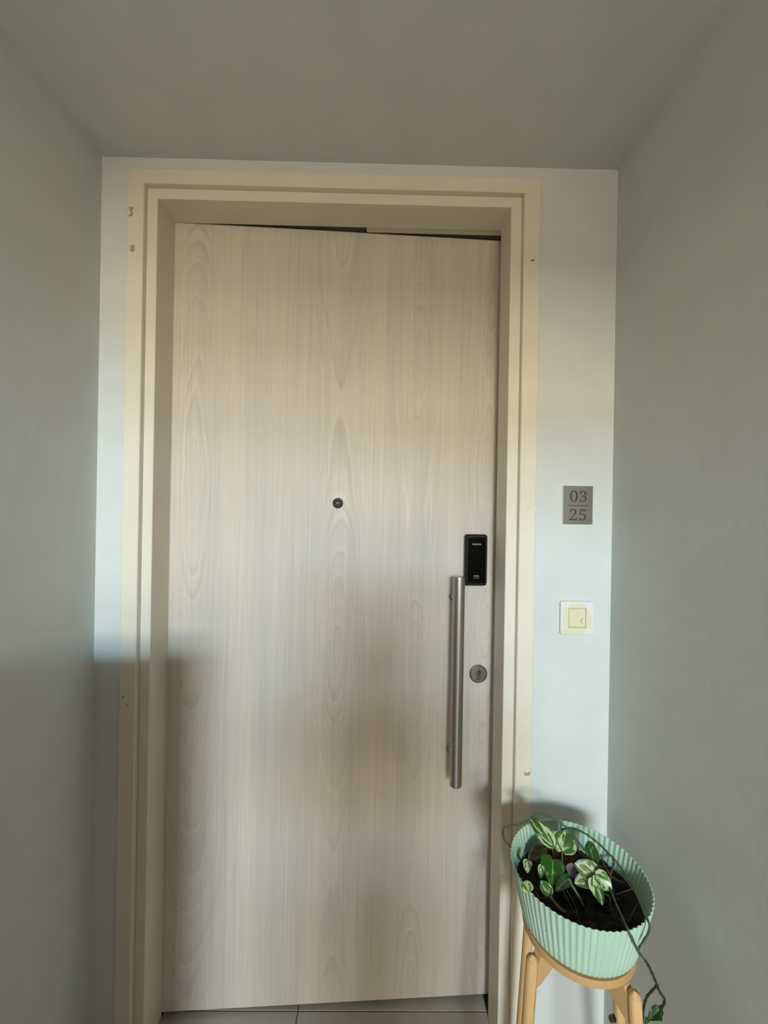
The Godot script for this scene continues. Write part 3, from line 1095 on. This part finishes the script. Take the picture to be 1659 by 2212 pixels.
	# base x, y, height; tip x, y, height; width in close-up pixels; fold; material; foot of the leaf stalk
	var leaves := [
		[548, 412, .735, 305, 108, .765, 150, 0.55, marbled, [565, 560, .690]],
		[655, 482, .728, 690, 258, .752, 245, 0.25, marbled2, [658, 690, .685]],
		[992, 605, .725, 930, 352, .745, 135, 0.45, green, [1000, 640, .700]],
		[295, 588, .712, 283, 695, .708, 86, 0.30, creamy, [235, 580, .690]],
		[560, 575, .718, 545, 820, .708, 225, 0.30, green, [640, 690, .684]],
		[438, 640, .716, 428, 765, .706, 62, 0.35, creamy, [520, 700, .690]],
		[300, 905, .738, 268, 782, .746, 120, 0.30, creamy, [360, 900, .690]],
		[525, 940, .704, 428, 785, .716, 118, 0.35, marbled2, [560, 900, .690]],
		[725, 770, .712, 590, 885, .706, 105, 0.40, deep, [670, 740, .684]],
		[1018, 745, .722, 800, 600, .738, 185, 0.20, faded, [1000, 640, .700]],
		[965, 775, .714, 785, 810, .706, 135, 0.25, faded, [1000, 700, .695]],
		[1010, 735, .730, 1180, 885, .722, 165, 0.30, creamy, [1060, 720, .716]],
		[985, 785, .724, 1075, 1035, .712, 130, 0.35, marbled, [1060, 720, .714]],
		[800, 700, .704, 690, 640, .704, 110, 0.15, dry, []],
		[460, 440, .705, 300, 560, .695, 120, 0.30, dead, []],
		[330, 470, .700, 420, 600, .692, 90, 0.30, dead, []],
		[1530, 2240, .482, 1570, 2330, .462, 60, 0.30, deep, []],
		[1690, 2140, .490, 1560, 2260, .470, 90, 0.35, deep, []],
		[1660, 2170, .482, 1660, 2300, .455, 80, 0.35, deep, []],
		[1500, 2330, .450, 1440, 2420, .430, 90, 0.30, deep, []],
		[1180, 2200, .480, 1190, 2320, .455, 70, 0.30, deep, []],
	]
	for l in leaves:
		var b := at_height(A.x + l[0] / ka, A.y + l[1] / ka, l[2] - 0.010) - o
		var t := at_height(A.x + l[3] / ka, A.y + l[4] / ka, l[5] - 0.010) - o
		var width: float = l[6] * 1.15 / ka * (CAM - (b + o)).dot(cam_basis.z) / F
		var lf := obj("leaf", leaf_mesh(b, t, width, l[7]), l[8], p)
		if not l[9].is_empty():
			var f := at_height(A.x + l[9][0] / ka, A.y + l[9][1] / ka, l[9][2] - 0.010) - o
			var path := smooth_path([f, f.lerp(b, 0.5) + Vector3(0, 0.004, 0), b], 4)
			st = new_st()
			add_tube(st, path, [0.0011], 6)
			obj("leaf_stalk", st, stem_light, lf)

func leaf_mesh(b: Vector3, t: Vector3, width: float, fold: float) -> SurfaceTool:
	var ax := t - b
	var len := ax.length()
	ax = ax.normalized()
	var facing := Vector3(-0.3, 0.75, 0.6)
	var nrm := (facing - ax * facing.dot(ax)).normalized()
	var side := ax.cross(nrm).normalized()
	var st := new_st()
	st.set_smooth_group(0)
	var nu := 12
	var nv := 8
	var grid: Array = []
	for i in nu + 1:
		var s := float(i) / nu
		var w := pow(sin(PI * pow(s, 0.60)), 0.62) if i > 0 and i < nu else 0.0
		if i == 0:
			w = 0.25
		var row: Array = []
		for j in nv + 1:
			var c := (float(j) / nv - 0.5) * 2.0
			var half: float = width * 0.5 * w
			var back := 0.0
			if s < 0.3:
				back = -len * 0.12 * (1.0 - s / 0.3) * absf(c)      # heart-shaped lobes
			var lift := absf(c) * half * fold - 0.16 * len * s * s + 0.05 * len * sin(s * 7.0 + c * 2.0) * absf(c)
			row.append(b + ax * (s * len + back) + side * (c * half * (1.0 - 0.25 * fold)) + nrm * lift)
		grid.append(row)
	for i in nu:
		for j in nv:
			for q in [[[i, j], [i, j + 1], [i + 1, j + 1]], [[i, j], [i + 1, j + 1], [i + 1, j]]]:
				var v: Array = []
				for e in q:
					v.append(grid[e[0]][e[1]])
				var ids: Array = q
				if (v[2] - v[0]).cross(v[1] - v[0]).dot(nrm) < 0.0:
					ids = [q[0], q[2], q[1]]
				for e in ids:
					st.set_uv(Vector2(float(e[1]) / nv, float(e[0]) / nu))
					st.add_vertex(grid[e[0]][e[1]])
	st.generate_normals()
	return st

# ------------------------------------------------------------------ the person taking the picture
func field_mesh(st: SurfaceTool, bones: Array, cell: float, k: float) -> void:
	var lo := Vector3(1e9, 1e9, 1e9)
	var hi := -lo
	for b in bones:
		for e in 2:
			var r: float = b[2 + e] + k + cell * 2
			lo = lo.min(b[e] - Vector3.ONE * r)
			hi = hi.max(b[e] + Vector3.ONE * r)
	var nx := int((hi.x - lo.x) / cell) + 2
	var ny := int((hi.y - lo.y) / cell) + 2
	var nz := int((hi.z - lo.z) / cell) + 2
	var fld := PackedFloat32Array()
	fld.resize(nx * ny * nz)
	fld.fill(1.0)
	for b in bones:
		var p: Vector3 = b[0]
		var q: Vector3 = b[1]
		var ra: float = b[2]
		var rb: float = b[3]
		var m: float = max(ra, rb) + k + cell * 2
		var i0 := Vector3i(((p.min(q) - Vector3.ONE * m - lo) / cell).floor()).clamp(Vector3i.ZERO, Vector3i(nx - 1, ny - 1, nz - 1))
		var i1 := Vector3i(((p.max(q) + Vector3.ONE * m - lo) / cell).ceil()).clamp(Vector3i.ZERO, Vector3i(nx - 1, ny - 1, nz - 1))
		var d := q - p
		var dd: float = max(d.length_squared(), 1e-9)
		for z in range(i0.z, i1.z + 1):
			for y in range(i0.y, i1.y + 1):
				for x in range(i0.x, i1.x + 1):
					var w := lo + Vector3(x, y, z) * cell
					var t := clampf((w - p).dot(d) / dd, 0.0, 1.0)
					var ds := w.distance_to(p + d * t) - lerpf(ra, rb, t)
					var id := (z * ny + y) * nx + x
					var f := fld[id]
					var h := clampf(0.5 + 0.5 * (f - ds) / k, 0.0, 1.0)
					fld[id] = lerpf(f, ds, h) - k * h * (1.0 - h)
	var vert := {}
	for z in nz - 1:
		for y in ny - 1:
			for x in nx - 1:
				var id := (z * ny + y) * nx + x
				var inside := 0
				for c in 8:
					if fld[id + (c & 1) + ((c >> 1) & 1) * nx + ((c >> 2) & 1) * nx * ny] < 0.0:
						inside += 1
				if inside == 0 or inside == 8:
					continue
				var sum := Vector3.ZERO
				var cnt := 0
				for c in 8:
					for bit in [1, 2, 4]:
						if c & bit:
							continue
						var c2: int = c | bit
						var fa := fld[id + (c & 1) + ((c >> 1) & 1) * nx + ((c >> 2) & 1) * nx * ny]
						var fb := fld[id + (c2 & 1) + ((c2 >> 1) & 1) * nx + ((c2 >> 2) & 1) * nx * ny]
						if (fa < 0.0) != (fb < 0.0):
							var t := fa / (fa - fb)
							var pa := Vector3(c & 1, (c >> 1) & 1, (c >> 2) & 1)
							var pb := Vector3(c2 & 1, (c2 >> 1) & 1, (c2 >> 2) & 1)
							sum += pa.lerp(pb, t)
							cnt += 1
				vert[id] = lo + (Vector3(x, y, z) + sum / cnt) * cell
	var step := [1, nx, nx * ny]
	for z in range(1, nz - 1):
		for y in range(1, ny - 1):
			for x in range(1, nx - 1):
				var id := (z * ny + y) * nx + x
				for a in 3:
					var f0 := fld[id]
					var f1 := fld[id + step[a]]
					if (f0 < 0.0) == (f1 < 0.0):
						continue
					var u: int = step[(a + 1) % 3]
					var v: int = step[(a + 2) % 3]
					var q := [id, id - u, id - u - v, id - v]
					var ok := true
					for e in q:
						if not vert.has(e):
							ok = false
					if not ok:
						continue
					var out := Vector3.ZERO
					out[a] = 1.0 if f0 < 0.0 else -1.0
					var pv: Array[Vector3] = [vert[q[0]], vert[q[1]], vert[q[2]], vert[q[3]]]
					for t in [[0, 1, 2], [0, 2, 3]]:
						var ids: Array = t
						if (pv[t[2]] - pv[t[0]]).cross(pv[t[1]] - pv[t[0]]).dot(out) < 0.0:
							ids = [t[0], t[2], t[1]]
						for e in ids:
							st.set_smooth_group(0)
							st.add_vertex(pv[e])

func build_photographer() -> void:
	var zb := 1.62
	var off := 0.005                   # the body stands a little to one side of the phone
	var ho := Vector3(-off, 0, 0)
	var p := thing("person", "person in a dark shirt holding up a phone to photograph the door", "person", Vector3(off, 0, zb))
	var skin := mat(Color(0.78, 0.60, 0.48), 0.6)
	var st := new_st()
	# body (joint, joint, radius, radius), facing the door
	var bones := [
		[Vector3(0, 0.92, 0.0), Vector3(0, 1.08, -0.005), 0.092, 0.078],
		[Vector3(-0.045, 1.20, 0.0), Vector3(0.045, 1.20, 0.0), 0.076, 0.076],
		[Vector3(0, 1.08, 0), Vector3(0, 1.24, 0), 0.078, 0.08],
		[Vector3(-0.10, 1.315, 0.01), Vector3(0.10, 1.315, 0.01), 0.050, 0.050],
		[Vector3(0, 1.31, 0.01), Vector3(0, 1.43, -0.012), 0.058, 0.05],
		[Vector3(-0.06, 0.90, 0.0), Vector3(0.06, 0.90, 0.0), 0.084, 0.084],
	]
	for s in [-1.0, 1.0]:
		bones.append_array([
			[Vector3(0.085 * s, 0.86, 0), Vector3(0.095 * s, 0.46, -0.015), 0.072, 0.05],
			[Vector3(0.095 * s, 0.46, -0.015), Vector3(0.10 * s, 0.09, 0.02), 0.05, 0.034],
			[Vector3(0.10 * s, 0.05, 0.035), Vector3(0.115 * s, 0.032, -0.14), 0.040, 0.030],
			[Vector3(0.12 * s, 1.315, 0.01), Vector3(0.165 * s, 1.12, -0.165), 0.044, 0.036],
			[Vector3(0.165 * s, 1.12, -0.165), Vector3(0.085 * s, 1.300, -0.400) + ho, 0.036, 0.025],
		])
	field_mesh(st, bones, 0.014, 0.035)
	# head with brow, nose, chin and ears
	var hc := Vector3(0, 1.515, -0.025)
	field_mesh(st, [
		[hc + Vector3(0, 0.022, 0.012), hc + Vector3(0, 0.018, 0.0), 0.080, 0.078],
		[hc + Vector3(0, -0.03, -0.03), hc + Vector3(0, -0.072, -0.048), 0.058, 0.030],
		[hc + Vector3(0, 0.004, -0.082), hc + Vector3(0, -0.026, -0.098), 0.008, 0.011],
		[hc + Vector3(-0.03, 0.016, -0.066), hc + Vector3(0.03, 0.016, -0.066), 0.012, 0.012],
		[hc + Vector3(-0.016, -0.052, -0.078), hc + Vector3(0.016, -0.052, -0.078), 0.006, 0.006],
		[hc + Vector3(-0.077, 0.008, 0.008), hc + Vector3(-0.077, -0.028, 0.0), 0.011, 0.007],
		[hc + Vector3(0.077, 0.008, 0.008), hc + Vector3(0.077, -0.028, 0.0), 0.011, 0.007],
		[hc + Vector3(0, -0.06, 0.01), hc + Vector3(0, -0.12, 0.02), 0.052, 0.050],
	], 0.006, 0.014)
	# hands closed on the edges of the phone: palm, four fingers behind it, thumb on the screen side
	for s in [-1.0, 1.0]:
		var wr := Vector3(0.085 * s, 1.300, -0.400) + ho
		var pm := Vector3(0.060 * s, 1.345, -0.495) + ho
		var hand := [
			[wr, wr.lerp(pm, 0.45), 0.025, 0.027],
			[wr.lerp(pm, 0.35) + Vector3(0, 0.016, 0), pm + Vector3(0, 0.026, 0), 0.017, 0.014],
			[wr.lerp(pm, 0.35) + Vector3(0, -0.012, 0), pm + Vector3(0, -0.024, 0), 0.017, 0.013],
		]
		for k in 4:
			var y := 0.030 - 0.0195 * k
			var ln: float = [0.9, 1.0, 0.94, 0.76][k]
			var k0 := pm + Vector3(0, y, 0)
			var k1 := Vector3(0.0505 * s, 1.345 + y * 1.02, -0.532) + ho
			var k2 := Vector3((0.0505 - 0.026 * ln) * s, 1.345 + y * 1.04, -0.5335) + ho
			var k3 := Vector3((0.0505 - 0.042 * ln) * s, 1.345 + y * 1.05, -0.5325) + ho
			hand.append_array([[k0, k1, 0.0088, 0.0082], [k1, k2, 0.0082, 0.0074], [k2, k3, 0.0074, 0.0066]])
		hand.append_array([
			[wr.lerp(pm, 0.45) + Vector3(-0.004 * s, 0.02, 0.0), Vector3(0.052 * s, 1.385, -0.490) + ho, 0.013, 0.0105],
			[Vector3(0.052 * s, 1.385, -0.490) + ho, Vector3(0.026 * s, 1.402, -0.508) + ho, 0.0105, 0.0085],
		])
		field_mesh(st, hand, 0.0045, 0.006)
	st.generate_normals()
	obj("body", st, skin, p)
	# clothes
	st = new_st()
	var shirt := [
		[Vector3(0, 0.90, 0.0), Vector3(0, 1.08, -0.005), 0.108, 0.092],
		[Vector3(-0.05, 1.20, 0.0), Vector3(0.05, 1.20, 0.0), 0.088, 0.088],
		[Vector3(0, 1.08, 0), Vector3(0, 1.25, 0), 0.092, 0.092],
		[Vector3(-0.105, 1.318, 0.01), Vector3(0.105, 1.318, 0.01), 0.054, 0.054],
	]
	for s in [-1.0, 1.0]:
		shirt.append([Vector3(0.12 * s, 1.318, 0.01), Vector3(0.155 * s, 1.165, -0.13), 0.056, 0.048])
	field_mesh(st, shirt, 0.014, 0.03)
	st.generate_normals()
	obj("shirt", st, mat(Color(0.20, 0.22, 0.26), 0.85), p)
	st = new_st()
	var trousers := [[Vector3(-0.06, 0.90, 0.0), Vector3(0.06, 0.90, 0.0), 0.096, 0.096]]
	for s in [-1.0, 1.0]:
		trousers.append_array([
			[Vector3(0.085 * s, 0.86, 0), Vector3(0.095 * s, 0.46, -0.015), 0.084, 0.062],
			[Vector3(0.095 * s, 0.46, -0.015), Vector3(0.10 * s, 0.12, 0.015), 0.062, 0.056]])
	field_mesh(st, trousers, 0.014, 0.02)
	st.generate_normals()
	obj("trousers", st, mat(Color(0.28, 0.27, 0.25), 0.9), p)
	st = new_st()
	field_mesh(st, [
		[hc + Vector3(0, 0.040, 0.02), hc + Vector3(0, 0.030, 0.03), 0.080, 0.080],
		[hc + Vector3(-0.04, 0.0, 0.05), hc + Vector3(0.04, 0.0, 0.05), 0.050, 0.050],
		[hc + Vector3(0, -0.02, 0.06), hc + Vector3(0, -0.13, 0.075), 0.055, 0.035]], 0.007, 0.02)
	st.generate_normals()
	obj("hair", st, mat(Color(0.06, 0.05, 0.045), 0.6), p)
	for s in [-1.0, 1.0]:
		st = new_st()
		field_mesh(st, [[hc + Vector3(0.031 * s, 0.004, -0.072), hc + Vector3(0.031 * s, 0.004, -0.0725), 0.0095, 0.0095]], 0.004, 0.002)
		st.generate_normals()
		obj("eye", st, mat(Color(0.15, 0.12, 0.10), 0.2), p)
	# the phone in the hands
	var ph := thing("phone", "dark phone held up in both hands", "phone", Vector3(0.0, 1.365, 1.0765))
	st = new_st()
	add_slab(st, 0.0745, 0.150, 0.010, [[0, 0], [0, 0.0055], [0.001, 0.0065]], PackedVector2Array(), 6)
	add_box(st, Vector3(-0.034, -0.07, -0.001), Vector3(0.034, 0.07, 0.004))
	obj("phone_case", st, mat(Color(0.05, 0.05, 0.06), 0.3), ph)
